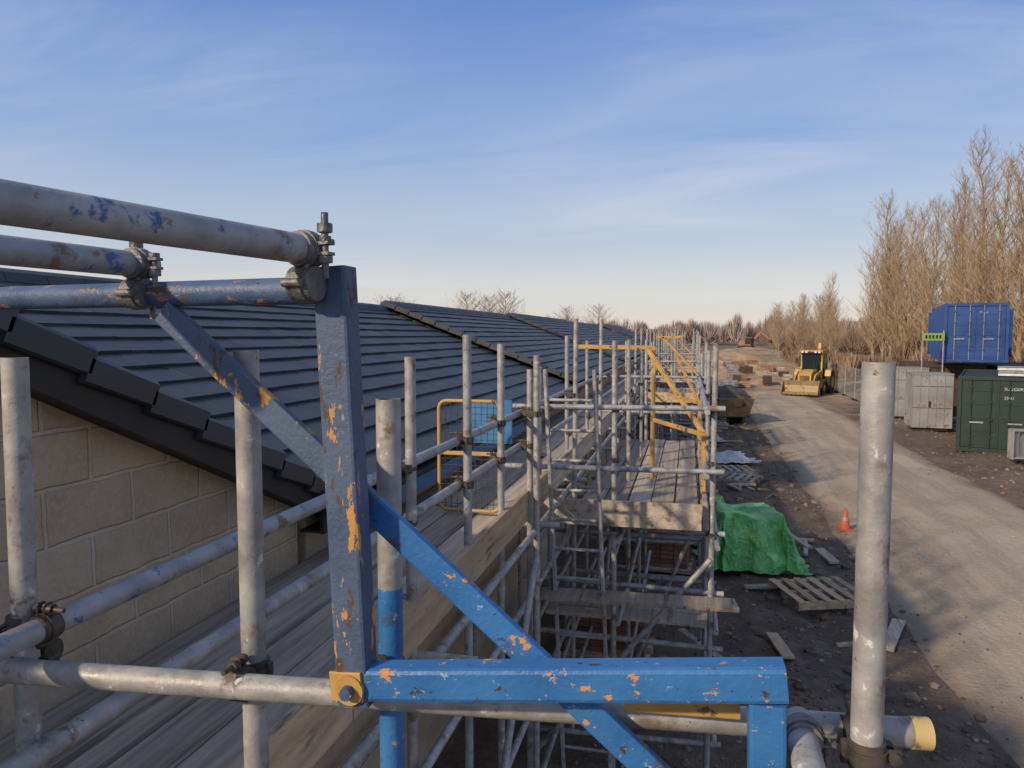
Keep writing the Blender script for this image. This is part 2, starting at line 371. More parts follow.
# ---------------------------------------------------------------- near scaffold
DZ=2.62
def boards(bd,x0,x1,y0,y1,z,mat=WOOD,w=.225,L=3.9,t=.038):
    x=x0
    while x+w<=x1+.02:
        off=U(.2,L)
        cuts=[y0]; c=y0+off
        while c<y1: cuts.append(c); c+=L
        cuts.append(y1)
        for a,b_ in zip(cuts[:-1],cuts[1:]):
            if b_-a<.05: continue
            dz=U(-.006,.010); dx=U(-.005,.005); dz2=dz+U(-.008,.008); dx2=dx+U(-.004,.004)
            bd.beam((x+w/2+dx,a+.004,z-t/2+dz),(x+w/2+dx2,b_-.004,z-t/2+dz2),w-.014,t,mat,.005)
            for yy,zz_ in ((a+.03,dz),(b_-.03,dz2)): bd.box(x+.008+dx,x+w-.008+dx,yy-.014,yy+.014,z+zz_+.001,z+zz_+.004,CLAMPG)
        x+=w

wk=B('scaffold_walkway')
boards(wk,WX+.02,-1.22,-1.5,66,DZ)
y=-1.5
while y<60:
    wk.beam((-1.19,y+.005,DZ+.085),(-1.19,min(y+3.9,60)-.005,DZ+.085+U(-.006,.006)),.038,.225,WOODN if y<6 else WOOD,.003); y+=3.9
RXX=-1.26
wk.tube((RXX,.9,3.41),(RXX,7.0,3.40),mat=GALVB,n=18,hollow=True)
wk.tube((RXX,.95,3.16),(RXX,5.6,3.15),mat=GALV,n=18,hollow=True)
for z in(3.41,3.08):
    y=7.1
    while y<60: wk.tube((RXX+U(-.02,.02),y-.4,z+U(-.01,.01)),(RXX,y+6,z+U(-.01,.01)),mat=GALV,n=8); y+=6
for z,x in ((2.50,-1.13),(2.50,-2.1),(1.15,-1.13),(2.05,-1.13),(.4,-1.13),(1.15,-2.1)):
    wk.tube((x,-1,z),(x,62,z),mat=GALV,n=10)
ys_=[-.6,1.9,3.0,5.4]+[7.2+2.1*k for k in range(26)]
for y in ys_:
    wk.tube((WX+.06,y+.06,2.555),(-.9+U(-.1,.15),y+.06,2.555),mat=GALV,n=10,hollow=y<6)
    if y>5: 
        for x in(-1.20+.1,-2.13):
            top=(U(3.8,4.2) if x>-1.5 else 2.6)
            wk.tube((x,y,-.05),(x+U(-.02,.02),y,top),mat=GALV if R()<.8 else GALVB,n=10)
        wk.coupler((-1.1,y,3.41),(0,0,1),(0,1,0)) if y<16 else None
    if int(y)%3==0: wk.tube((-1.05,y,.1),(-1.05,y+2.1,2.4),mat=GALV,n=8)
for x,y,top,mt in ((-1.20,3.05,3.905,GALV),(-1.20,3.95,4.0,GALVB),(-1.22,4.78,3.94,GALV),(-1.16,5.45,3.74,GALV)):
    wk.tube((x,y,-.05),(x+U(-.012,.012),y,top),mat=mt,n=16,hollow=True)
    for z in (3.41,3.16): wk.coupler((x,y,z),(0,0,1),(0,1,0))
wk.tube((-1.62,1.62,DZ),(-1.62,1.62,DZ+.14),.011,CLAMP,10); wk.tube((-1.62,1.62,DZ+.10),(-1.62,1.62,DZ+.13),.018,CLAMP,8)
wk.finish()

nr_=B('scaffold_end_guardrail')
def t_(p,q,m_=GALV): nr_.tube(p,q,mat=m_,n=28,hollow=True)
t_((-1.5,1.145,3.33),(.372,1.331,3.33))
nr_.tube((.372,1.331,3.33),(.402,1.334,3.33),.0262,YELCAP,28)
t_((-1.316,1.2,2.3),(-1.306,1.2,3.955))
t_((-.839,1.285,2.3),(-.843,1.285,3.97))
t_((-.572,1.345,3.5),(-.572,1.345,3.875)); nr_.tube((-.572,1.345,2.3),(-.572,1.345,3.5),mat=BLUEBR,n=28)
t_((.286,1.25,2.3),(.286,1.25,3.958))
t_((-.73,.60,4.142),(-.612,1.14,4.140),GALVB)
t_((-1.09,.80,4.135),(-1.03,1.26,4.135),GALVB)
t_((-1.75,1.33,4.078),(-.59,1.185,4.078),BLUETUBE)
t_((.19,1.30,3.345),(.165,.55,3.345))
for c,a1,a2,mt in (((-1.03,1.22,4.135),(0,1,0),(1,0,0),CLAMPG),((-.617,1.115,4.14),(.2,1,0),(1,-.1,0),CLAMPG),
                ((-.839,1.285,3.33),(0,0,1),(-1,0,0),CLAMP),((-.572,1.345,3.33),(0,0,1),(-1,0,0),CLAMP),((.286,1.25,3.33),(0,0,1),(1,0.1,0),CLAMP),
                ((.19,1.25,3.345),(0,1,0),(1,0,.0),CLAMPG),((-1.316,1.2,3.33),(0,0,1),(1,.1,0),CLAMP),((-1.316,1.2,3.41),(0,0,1),(0,-1,0),CLAMP)):
    nr_.coupler(c,a1,a2,mt=mt)
for x,y in((-.60,1.15),(-1.065,1.26)):
    nr_.tube((x,y,4.09),(x,y,4.205),.0062,CLAMPG,10); nr_.tube((x,y,4.172),(x,y,4.187),.013,CLAMPG,6); nr_.tube((x,y,4.155),(x,y,4.160),.016,CLAMPG,12)
nr_.finish()

bf=B('blue_access_frame')
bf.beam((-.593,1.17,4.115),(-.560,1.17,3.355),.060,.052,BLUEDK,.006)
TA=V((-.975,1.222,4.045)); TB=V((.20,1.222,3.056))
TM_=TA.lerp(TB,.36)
bf.beam(TA,TM_,.020,.050,BLUEDK,.004); bf.beam(TM_,TB,.0195,.0495,BLUEBR,.004)  # one bar in two blues: shade on the upper part is painted in
bf.beam((-.59,1.17,3.388),(.152,1.18,3.467),.052,.058,BLUEBR,.008)
bf.beam((.125,1.182,3.434),(.135,1.20,3.05),.056,.05,BLUEBR,.006)
bf.beam((-.10,1.245,3.374),(.09,1.25,3.380),.02,.034,YELP,.003)
bf.tube((-.562,1.135,3.388),(-.562,1.143,3.388),.026,YELP,20); bf.tube((-.562,1.12,3.388),(-.562,1.137,3.388),.012,BLUEDK,6)
bf.beam((-.60,1.147,3.388),(-.54,1.142,3.394),.006,.052,YELP,.002)
bf.finish()

mg=B('yellow_mesh_gate'); y=5.35; x0,x1,z0,z1=-1.86,-1.38,2.66,3.50; rr=.014; c=.06
pts=[]
for cx,cz,a0 in ((x1-c,z1-c,0),(x0+c,z1-c,90),(x0+c,z0+c,180),(x1-c,z0+c,270)):
    for k in range(5):
        a=math.radians(a0+k*22.5); pts.append(V((cx+c*math.cos(a),y,cz+c*math.sin(a))))
for i in range(len(pts)): mg.tube(pts[i],pts[(i+1)%len(pts)],rr,YELP,10)
for k in range(1,10): x=x0+(x1-x0)*k/10; mg.tube((x,y,z0+.01),(x,y,z1-.01),.0025,CLAMP,5)
for k in range(1,17): z=z0+(z1-z0)*k/17; mg.tube((x0+.01,y+.004,z),(x1-.01,y+.004,z),.0025,CLAMP,5)
mg.beam((x0,y,3.1),(x1,y,3.1),.012,.03,YELP,.002)
mg.finish()
bs=B('blue_plastic_sheet'); bs.box(-1.82,-1.42,5.9,5.93,3.1,3.46,SHEET); bs.finish()

# ---------------------------------------------------------------- loading platform
PX0,PX1,PY0,PY1,PZ=-1.02,.10,6.45,11.6,2.38
lp=B('scaffold_loading_platform')
boards(lp,PX0,PX1,PY0,PY1,PZ)
lp.beam((PX0-.35,PY0-.05,PZ+.06),(PX1+.02,PY0-.05,PZ+.07),.038,.225,WOOD,.003)
lp.beam((PX1+.05,PY0,PZ+.07),(PX1+.05,PY0+3.9,PZ+.07),.038,.225,WOOD,.003)
stx=(PX0-.30,-.62,PX1+.1)
for y in (6.5,8.2,9.9,11.5):
    for x in stx:
        top=U(3.7,4.0)
        if y==6.5: top={stx[0]:3.72,stx[1]:3.95,stx[2]:3.93}[x]
        lp.tube((x,y,-.05),(x+U(-.03,.03),y,top),mat=GALV if R()<.7 else GALVB,n=14,hollow=y<7)
        for z in (2.28,2.9,3.35): lp.coupler((x,y,z),(0,0,1),(1,0,0))
    for z in (.35,.8,1.3,1.75,2.28): lp.tube((stx[0]-.15,y+.05,z+U(-.05,.05)),(stx[2]+.12,y+.05,z+U(-.05,.05)),mat=GALV if R()<.7 else GALVB,n=10)
for x in stx:
    for z in (.55,1.5,2.22): lp.tube((x+.05,6.3,z),(x+.05,11.8,z),mat=GALV,n=10)
for z in (2.82,3.36): 
    lp.tube((stx[0]-.35,6.44,z),(stx[2]+.1,6.44,z+.02),mat=GALVB,n=12,hollow=True)
    lp.tube((stx[2]-.05,6.3,z),(stx[2]-.05,11.8,z),mat=GALV,n=10)
    lp.tube((stx[0],11.45,z),(stx[2]+.1,11.45,z),mat=GALVB,n=10)
lp.tube((stx[0],6.38,.2),(stx[2],6.38,2.1),mat=GALV,n=10); lp.tube((stx[2],6.6,.1),(stx[2],9.9,2.2),mat=GALVB,n=10)
lp.tube((stx[1],8.3,.1),(stx[2],8.3,2.2),mat=GALV,n=10)
lp.beam((-1.2,5.9,1.86),(.4,6.1,1.82),.225,.038,WOOD,.003)
for k in range(3): lp.beam((-1.3,6.9+k*.24,1.36),(.25,6.9+k*.24,1.36),.22,.038,WOOD,.003)
lp.finish()
yg=B('yellow_loading_gate')
yg.beam((-1.25,8.2,3.87),(-.42,8.2,3.86),.035,.045,YELP,.004)
yg.beam((-.38,8.2,2.42),(-.38,8.2,3.88),.045,.045,YELP,.004)
yg.beam((-.44,8.15,3.84),(.17,7.2,3.02),.035,.045,YELP,.004)
yg.beam((.14,7.0,2.42),(.14,7.0,3.1),.045,.045,YELP,.004)
yg.beam((.14,7.0,3.08),(-.38,8.15,3.08),.035,.04,YELP,.004)
yg.beam((-.2,11.2,3.7),(.14,9.8,3.1),.035,.04,YELP,.004)
yg.beam((.14,9.8,2.42),(.14,9.8,3.15),.04,.04,YELP,.004)
yg.beam((.14,9.8,3.12),(-.30,11.2,3.12),.035,.04,YELP,.004)
yg.finish()
ld=B('ladder')
A0=V((-.98,6.05,0));A1=V((-1.16,5.9,3.72))
for dx in(0,.40):
    ld.beam(A0+V((dx,0,0)),A1+V((dx+.02,0,.0)),.026,.062,GALV,.004,up=(0,1,0))
for k in range(1,15):
    p=A0.lerp(A1,k/15); ld.tube(p,p+V((.40,0,0)),.014,GALV,8)
ld.finish()
for (yb,xo) in ((17,.20),(24,.1),(31,.3),(40,.2),(48,.3)):
    s=B('scaffold_bay')
    L=U(3.5,5)
    boards(s,-.98,xo,yb,yb+L,U(2.4,2.62))
    for y in (yb,yb+L/2,yb+L):
        for x in (-.95,(xo-.95)/2,xo):
            s.tube((x,y,-.05),(x+U(-.03,.03),y,U(3.6,4.25)),mat=GALV if R()<.7 else GALVB,n=8)
        for z in(.4,1.3,2.3): s.tube((-1.1,y,z),(xo+.2,y,z),mat=GALV,n=8)
    for z in (1.2,2.3,2.95,3.4):
        s.tube((xo,yb-.3,z),(xo,yb+L+.3,z),mat=GALVB,n=8); s.tube((-.95,yb-.05,z),(xo+.2,yb-.05,z),mat=GALV,n=8)
    s.beam((xo,yb,2.6),(xo,yb+L,2.6),.04,.225,WOOD,.003); s.beam((-.95,yb-.08,2.6),(xo,yb-.08,2.6),.04,.225,WOODN,.003)
    if yb in(17,31): 
        s.beam((-.6,yb-.12,3.95),(.2,yb-.12,3.1),.05,.05,YELP,.004); s.beam((-.7,yb-.12,3.95),(-.2,yb-.12,3.95),.05,.05,YELP,.004)
    s.tube((xo,yb,.2),(xo,yb+L,2.3),mat=GALV,n=8)
    s.finish()

for x,y in ((-.9,9.2),(-.4,12.8),(-.9,14.2)):
    p=B('brick_pack')
    for k in range(8):
        for i in range(4):
            for j in range(3):
                p.box(-.45+i*.225,-.45+i*.225+.215,-.33+j*.22,-.33+j*.22+.212,.1+k*.075,.1+k*.075+.066,REDB)
    for j in(-.28,.0,.25): p.box(-.5,.5,j,j+.09,0,.09,WOODN)
    p.finish((x,y,0),U(-.2,.2))

# ---------------------------------------------------------------- tarpaulins draped over a stack
def tarp(name,loc,rot,w,l,h,seed,mat,skirt=.45):
    t=B(name); n=120; vs=[]
    hw=w/2;hl=l/2
    for j in range(n+1):
        for i in range(n+1):
            u=(i/n-.5)*(w+2*(h+skirt)*.9); v=(j/n-.5)*(l+2*(h+skirt)*.9)
            def fold(c,hf):
                s_=1 if c>=0 else -1; a=abs(c)
                if a<=hf: return c,0
                return s_*hf,a-hf
            x,ox=fold(u,hw); y,oy=fold(v,hl)
            over=math.hypot(ox,oy) if (ox>0 and oy>0) else ox+oy
            lean=.34
            ang=math.atan2(oy*(1 if v>0 else -1),ox*(1 if u>0 else -1)) if over>0 else 0
            per=(x+y)*3+ang*2.2
            f=math.sin(per*3.1+seed+2*noise.noise(V((x*2,y*2,seed))))*.5+math.sin(per*6.7+seed*2)*.25
            down=min(over,h*1.03); out=down*lean+max(0,over-h*1.03)*.9
            out+=f*.13*min(1,over/.3)
            cr_=1-abs(noise.noise(V((u*2.6+.6*v,v*1.8,seed+2))))*2.5
            top=.12*noise.noise(V((x*1.4+seed,y*1.2,0)))+.05*max(0,cr_)-.09*math.exp(-((x+.2*math.sin(y*2))/.18)**2)
            z=h+top-down*(.97)
            z=max(z,.03+.05*abs(noise.noise(V((u*4,v*4,seed))))+ (.07*max(0,f) if over>h else 0))
            px=x+math.cos(ang)*out*(1 if over>0 else 0); py=y+math.sin(ang)*out*(1 if over>0 else 0)
            px+=.05*noise.noise(V((u*2.5,v*2.5,seed)))+.03*max(0,cr_); py+=.05*noise.noise(V((u*2.5,v*2.5,seed+5)))-.03*max(0,cr_)
            vs.append((px,py,z))
    t.add(vs,[[j*(n+1)+i,j*(n+1)+i+1,(j+1)*(n+1)+i+1,(j+1)*(n+1)+i] for j in range(n) for i in range(n)],mat,True)
    return t.finish(loc,rot)
tarp('green_tarpaulin',(1.0,13.7,0),.12,.95,1.3,.85,3,TARP,.2)
tarp('green_tarpaulin',(.15,15.2,0),-.2,.8,1.5,.6,8,TARP,.2)
tarp('white_plastic_sheet',(1.1,24.5,0),.3,.9,1.0,.12,5,WHITEP)
tarp('white_plastic_sheet',(.5,29.5,0),.1,.6,1.8,.5,12,WHITEP,.2)
def pallet(loc,rot,tilt=0,mat=WOOD):
    p=B('wooden_pallet')
    for k in range(3): p.box(-.6,.6,-.5+k*.455,-.41+k*.455,.0,.10,mat)
    for k in range(6): 
        x=-.6+k*.21; p.box(x,x+.11,-.5,.5,.102,.122,mat)
    o=p.finish(loc,rot); o.rotation_euler=(tilt,0,rot); return o
pallet((2.0,11.9,.0),.35,.02,WOODN)
pallet((1.25,22.2,.02),.2); pallet((1.3,20.9,.02),-.3)
pallet((1.0,33,0),.1); pallet((1.0,33,.14),.15)
tp=B('timber_offcuts')
for i in range(44):
    x=U(-.3,2.6);y=U(9,34);a=U(-.6,.6)+(1.57 if R()<.6 else 0);L=U(.3,1.2)
    tp.beam((x,y,.05+gz(x,y)),(x+L*math.cos(a),y+L*math.sin(a),.06+gz(x,y)),U(.05,.2),U(.03,.05),WOOD if R()<.6 else WOODN,.002)
tp.finish()
cn=B('traffic_cone')
cn.box(-.14,.14,-.14,.14,0,.03,ORANGE); cn.tube((0,0,.03),(0,0,.2),.10,ORANGE,20,r2=.07); cn.tube((0,0,.2),(0,0,.26),.07,GREYP,20,r2=.055); cn.tube((0,0,.26),(0,0,.45),.055,ORANGE,20,r2=.02)
cn.finish((3.15,16.1,.02))

# ---------------------------------------------------------------- containers
def container(name,loc,rot,L,mat,text=None,H=2.59,W=2.44):
    e=empty(name,loc,rot)
    b_=B('body')
    def corr(x,sgn):
        pts=[];y=.12
        while y<L-.12:
            for dy,dx in ((0,0),(.07,0),(.11,-.035),(.18,-.035),(.22,0)): pts.append((x+sgn*dx,y+dy))
            y+=.24
        pts.append((x,L-.1)); n=len(pts)
        b_.add([(p[0],p[1],.15) for p in pts]+[(p[0],p[1],H-.1) for p in pts],[[k,k+1,k+1+n,k+n] for k in range(n-1)],mat)
    corr(.02,-1); corr(W-.02,1)
    for x in(0,W-.12):
        b_.box(x,x+.12,0,.12,0,H,mat); b_.box(x,x+.12,L-.12,L,0,H,mat)
        b_.box(x+.03,x+.09,.12,L-.12,0,.15,mat); b_.box(x+.03,x+.09,.12,L-.12,H-.1,H,mat)
        for yy in(0,L-.16):
            for zz in(0,H-.12): b_.box(x-.004,x+.124,yy-.004,yy+.164,zz-.002,zz+.122,mat)
    b_.box(.12,W-.12,.03,L-.03,H-.06,H-.03,mat); b_.box(.12,W-.12,.03,L-.03,.1,.14,mat)
    b_.box(.12,W-.12,.0,.1,0,.15,mat); b_.box(.12,W-.12,0,.1,H-.12,H,mat); b_.box(.12,W-.12,L-.1,L-.02,0,H,mat)
    b_.finish(parent=e)
    d=B('doors')
    for x0_ in(.13,W/2+.005):
        x1_=x0_+W/2-.135
        d.box(x0_,x1_,.05,.09,.16,H-.13,mat)
        for k in range(5):
            z=.25+k*.46; d.box(x0_+.07,x1_-.07,.03,.052,z,z+.32,mat)
        for xx in(x0_+.28,x1_-.24):
            d.tube((xx,.0,.1),(xx,.0,H-.08),.018,GREYP if mat is BLUEC else mat,8)
            for z in(.5,1.1,1.7,2.2): d.box(xx-.05,xx+.05,-.02,.05,z,z+.06,mat)
        d.box(x0_+.25,x0_+.65,-.03,-.01,1.0,1.05,GALV)
    d.finish(parent=e)
    if text:
        for i,tx in enumerate(text):
            c=bpy.data.curves.new('marking','FONT'); c.body=tx; c.size=.13; o=bpy.data.objects.new('marking',c); scene.collection.objects.link(o)
            o.rotation_euler=(math.pi/2,0,0); o.location=(W/2+.12,.022,H-.45-.3*i); o.parent=e; c.materials.append(LETTER)
    return e
container('green_shipping_container',(9.0,28.3,0),-.34,6.06,GREENC,['SU 252093','25G1'])
container('brown_shipping_container',(10.9,38.4,0),-.05,6.06,BROWNC)
container('dark_shipping_container',(14.0,37.5,0),-.0,6.06,GREENC)
container('blue_shipping_container',(11.0,36.6,2.80),-.20,6.06,BLUEC,['T 431'])
container('blue_shipping_container',(14.6,45.5,2.80),.0,6.06,BLUEC)
bn=B('lime_banner'); bn.box(10.05,10.95,36.3,36.33,3.75,4.08,LIME); bn.tube((10.08,36.36,0),(10.08,36.36,4.2),.03,GALV,8); bn.tube((10.92,36.36,0),(10.92,36.36,4.2),.03,GALV,8)
for k in range(5): bn.box(10.17+k*.14,10.17+k*.14+.08,36.29,36.3,3.84,3.99,BLACK)
bn.finish()
bg=B('insulation_board_stack')
for i in range(3):
    for k in range(3): bg.box(i*1.25+U(0,.05),i*1.25+1.15,U(-.03,.03),2.2,k*.12,k*.12+.10,GREYP if (i+k)%2 else WHITEP)
for i in range(3): bg.box(i*1.25-.01,i*1.25+1.17,.5,.56,0,.37,BLACK)
bg.finish((10.3,28.6,2.6),-.34,scale=.8)

def cabin(loc,rot,w,l,h):
    c=B('grey_storage_cabin')
    c.box(0,w,0,l,.12,h,GREYP); c.box(-.03,w+.03,-.03,l+.03,h,h+.05,GREYP); c.box(.1,w-.1,.1,l-.1,0,.12,BLACK)
    n=5
    for k in range(n+1): c.box(k*w/n-.012,k*w/n+.012,-.02,0.0,.14,h-.02,GREYP)
    for k in range(n+1): c.box(-.02,0,k*l/n-.012,k*l/n+.012,.14,h-.02,GREYP)
    for z in(.95,1.85): c.box(.02,w-.02,-.014,0,z,z+.015,BLACK)
    c.box(w*.42,w*.46,-.05,-.02,1.0,1.25,BLACK)
    c.finish(loc,rot)
cabin((9.1,34.0,0),-.1,1.5,1.6,2.35)
cabin((9.35,38.5,0),-.1,1.6,1.6,2.4)
cb=B('steel_barrier_stack')
for k in range(7):
    y=k*.09
    for a,b_ in (((0,y,.15),(0,y,1.05)),((2.2,y,.15),(2.2,y,1.05)),((0,y,1.05),(2.2,y,1.05)),((0,y,.2),(2.2,y,.2))): cb.tube(a,b_,.02,GREYP,6)
    for i in range(1,16): cb.tube((i*.1375,y,.2),(i*.1375,y,1.05),.008,GREYP,4)
    for x in(.3,1.9): cb.beam((x,y-.25,.02),(x,y+.25,.02),.04,.02,GREYP,0)
cb.finish((9.75,25.6,0),-.1)
fn=B('mesh_fence')
def fence(x0,y0,x1,y1):
    L=math.hypot(x1-x0,y1-y0); n=int(L/3.5); d=V(((x1-x0)/L,(y1-y0)/L,0))
    for k in range(n):
        a=V((x0,y0,0))+d*(k*3.5); b_=a+d*3.42
        for z in(.15,1.95): fn.tube(a+V((0,0,z)),b_+V((0,0,z)),.021,GALV,6)
        for p in(a,b_): fn.tube(p+V((0,0,.0)),p+V((0,0,2.0)),.021,GALV,6)
        for i in range(1,34): q=a.lerp(b_,i/34); fn.tube(q+V((0,0,.15)),q+V((0,0,1.95)),.004,GALV,3,caps=False)
        for i in range(1,9): z=.15+i*.2; fn.tube(a+V((0,0,z)),b_+V((0,0,z)),.004,GALV,3,caps=False)
        fn.box(a.x-.11,a.x+.11,a.y-.35,a.y+.35,0,.13,BLACK)
fence(9.6,41.5,10.3,66); fence(9.6,41.5,14.5,42.5)
fn.finish()
mp=B('pallet_stack')
for i in range(6):
    for j in range(3):
        for k in range(6): 
            x=i*1.35;z=j*.16; mp.box(x+k*.2,x+k*.2+.11,0,1,z+.102,z+.122,WOOD)
        for k in range(3): mp.box(i*1.35,i*1.35+1.15,k*.45,k*.45+.09,z,z+.1,WOOD)
mp.finish((10.8,34.6,0),.1)

sk=B('tipping_skip')
sk.prism([(-.5,.35),(1.5,.35),(2.1,1.35),(-1.1,1.2)],0,0,1.6,SKIP)
sk.prism([(-.45,.3),(1.45,.3),(1.45,.36),(-.45,.36)],0,-.05,1.65,BLACK)
sk.beam((-.03,-1.12,1.22),(-.03,2.12,1.37),.06,.08,SKIP,.003); sk.beam((1.63,-1.12,1.22),(1.63,2.12,1.37),.06,.08,SKIP,.003)
for x in(.15,1.35): sk.box(x,x+.12,-.4,1.4,0,.3,BLACK)
sk.prism([(-1.0,1.21),(2.0,1.36),(1.2,1.6),(-.2,1.5)],0,.1,1.5,SOILP)
sk.finish((.95,34.5,0),.35)
for x,y in((2.0,46),(2.75,46.6),(2.35,47.4)):
    d=B('blue_drum'); d.tube((0,0,0),(0,0,.9),.29,BLUEC,20)
    for z in(.02,.3,.6,.88): d.tube((0,0,z-.015),(0,0,z+.015),.305,BLUEC,20)
    d.finish((x,y,0))

def backhoe(loc,rot):
    e=empty('backhoe_loader',loc,rot)
    w=B('wheels')
    for x,y,r_,wd in((-.95,.3,.48,.34),(.95,.3,.48,.34),(-.95,2.5,.78,.42),(.95,2.5,.78,.42)):
        w.tube((x-wd/2,y,r_),(x+wd/2,y,r_),r_,RUBBER,28)
        w.tube((x-wd/2-.02,y,r_),(x+wd/2+.02,y,r_),r_*.5,DIGY,18)
        for k in range(20):
            a=k/20*6.283; c=V((x,y+math.cos(a)*r_,r_+math.sin(a)*r_)); w.beam(c-V((wd/2,0,0)),c+V((wd/2,0,0)),.05,.05,RUBBER,0)
    w.finish(parent=e)
    b_=B('chassis_and_bonnet')
    b_.prism([(-.35,.75),(1.4,.75),(1.4,1.65),(.2,1.6),(-.3,1.35)],0,-.42,.42,DIGY)
    b_.box(-.3,.3,-.37,-.34,.85,1.3,BLACK)
    for k in range(6): b_.box(-.27,.27,-.39,-.37,.9+k*.065,.92+k*.065,DIGY)
    b_.box(-.45,.45,-.1,3.3,.5,.78,BLACK); b_.box(-.9,.9,1.3,3.0,.78,1.0,DIGY)
    for x in(-.98,.98): b_.prism([(1.75,1.2),(1.9,1.6),(2.5,1.75),(3.1,1.6),(3.25,1.2),(3.15,1.2),(2.9,1.5),(2.5,1.6),(2.1,1.5),(1.85,1.2)],0,x-.2,x+.2,DIGY)
    b_.tube((.3,.9,1.6),(.3,.9,2.2),.04,BLACK,8)
    b_.finish(parent=e)
    c=B('cab')
    for x in(-.68,.68):
        for y,y2 in((1.45,1.6),(2.2,2.2),(3.0,2.95)): c.beam((x,y,1.0),(x*.93,y2,2.75),.10,.10,DIGY,.005)
    c.box(-.63,.63,1.5,1.52,1.55,2.7,GLASS); c.box(-.67,-.65,1.55,2.95,1.3,2.7,GLASS); c.box(.65,.67,1.55,2.95,1.3,2.7,GLASS); c.box(-.62,.62,2.95,2.97,1.5,2.7,GLASS)
    c.box(-.76,.76,1.35,3.1,2.74,2.95,DIGY); c.box(-.7,.7,1.30,1.35,2.76,2.86,BLACK)
    for x in(-.55,-.3,.3,.55): c.box(x-.07,x+.07,1.24,1.30,2.78,2.88,LENS)
    c.tube((.4,2.3,2.95),(.4,2.3,3.12),.06,ORANGE,10); c.box(-.66,.66,1.52,2.95,1.0,1.35,DIGY)
    for x in(-.95,.95): c.box(x-.1,x+.1,1.4,1.43,2.1,2.4,BLACK)
    c.finish(parent=e)
    l=B('front_loader')
    for x in(-.62,.62):
        l.beam((x,1.45,1.5),(x,.1,1.25),.09,.2,DIGY,.01); l.beam((x,.1,1.3),(x,-1.0,.45),.09,.2,DIGY,.01)
        l.tube((x,.9,.9),(x,-.1,1.1),.045,GREYP,8)
    pr=[(-1.0,.15),(-1.75,.12),(-1.78,.16),(-1.15,.28),(-1.05,.7),(-1.2,1.0),(-1.15,1.02),(-.95,.75)]
    l.prism(pr,0,-1.15,1.15,SKIP)
    for x in(-1.16,1.13): l.prism([(-1.0,.15),(-1.75,.12),(-1.2,1.0),(-.95,.75)],0,x,x+.03,SKIP)
    for k in range(8): l.box(-1.05+k*.28,-.97+k*.28,-1.9,-1.74,.11,.15,BLACK)
    l.finish(parent=e)
    k=B('backhoe_arm')
    k.beam((0,3.2,.9),(0,3.8,2.6),.25,.28,DIGY,.01); k.beam((0,3.8,2.6),(0,3.9,3.4),.2,.24,DIGY,.01); k.beam((0,3.9,3.35),(0,4.7,1.6),.18,.22,DIGY,.01)
    k.prism([(4.4,1.6),(5.0,1.6),(5.0,1.0),(4.5,.9)],0,-.3,.3,BLACK)
    for x in(-1.0,1.0): k.beam((x,3.4,1.2),(x,3.6,.1),.12,.12,DIGY,.005)
    k.finish(parent=e)
backhoe((7.55,52.5,0),-.38)
def excavator(loc,rot):
    e=empty('excavator',loc,rot); b_=B('body')
    for x in(-1,1): b_.prism([(-1.6,.15),(-1.8,.45),(-1.5,.8),(1.5,.8),(1.8,.45),(1.6,.15)],0,x-.25,x+.25,RUBBER)
    b_.box(-1.2,1.2,-1.4,1.5,.95,1.9,DULLO); b_.box(-1.2,-.3,-1.6,0,1.2,2.8,GLASS); b_.box(-1.25,-.25,-1.65,.05,2.8,2.9,DULLO)
    b_.beam((.2,-1,1.5),(.2,-3.4,4.2),.35,.45,DULLO,.02); b_.beam((.2,-3.4,4.2),(.2,-5.6,2.4),.3,.35,DULLO,.02); b_.prism([(-6,2.4),(-5.3,2.4),(-5.2,1.6),(-5.9,1.5)],0,-.3,.7,BLACK)
    b_.finish(parent=e)
excavator((13.5,190,0.5),1.2)
def heap(name,x,y,w,l,h,mat,seed):
    t=B(name); n=36; vs=[]
    for j in range(n+1):
        for i in range(n+1):
            a=(i/n-.5)*2;c=(j/n-.5)*2; rr_=math.sqrt(a*a+c*c)
            k=max(0,1-rr_)**.8; nz_=noise.fractal(V((a*2+seed,c*2,seed)),1,2,5)
            vs.append((x+a*w/2,y+c*l/2,-.06+h*k*(1+.5*nz_)))
    t.add(vs,[[j*(n+1)+i,j*(n+1)+i+1,(j+1)*(n+1)+i+1,(j+1)*(n+1)+i] for j in range(n) for i in range(n)],mat,True); t.finish()
for i,(x,y,w,l,h) in enumerate(((6,66,7,6,.8),(2.5,72,8,6,1.1),(-1,80,9,8,1.3),(9,90,14,8,1.0),(5,110,22,10,1.3),(12,166,26,14,1.3),(1.0,58,4,5,.8),(14,60,6,8,1.0),(12.5,50,4,5,.9))):
    heap('spoil_heap',x,y,w,l,h,MOUND,i*3.1)
ct=B('stacked_site_materials')
for i in range(70):
    x=U(-1,9);y=U(57,95);w_=U(.3,1.5);h_=U(.3,1.2);mt=random.choice([WOODN,GREYP,BROWNC,WOOD,SKIP,WOOD,REDB])
    rt=U(0,1)
    for k in range(int(h_/.15)): ct.box(x+U(-.06,.06),x+w_,y,y+U(.8,1.2),k*.15,k*.15+.13,mt)
ct.finish()

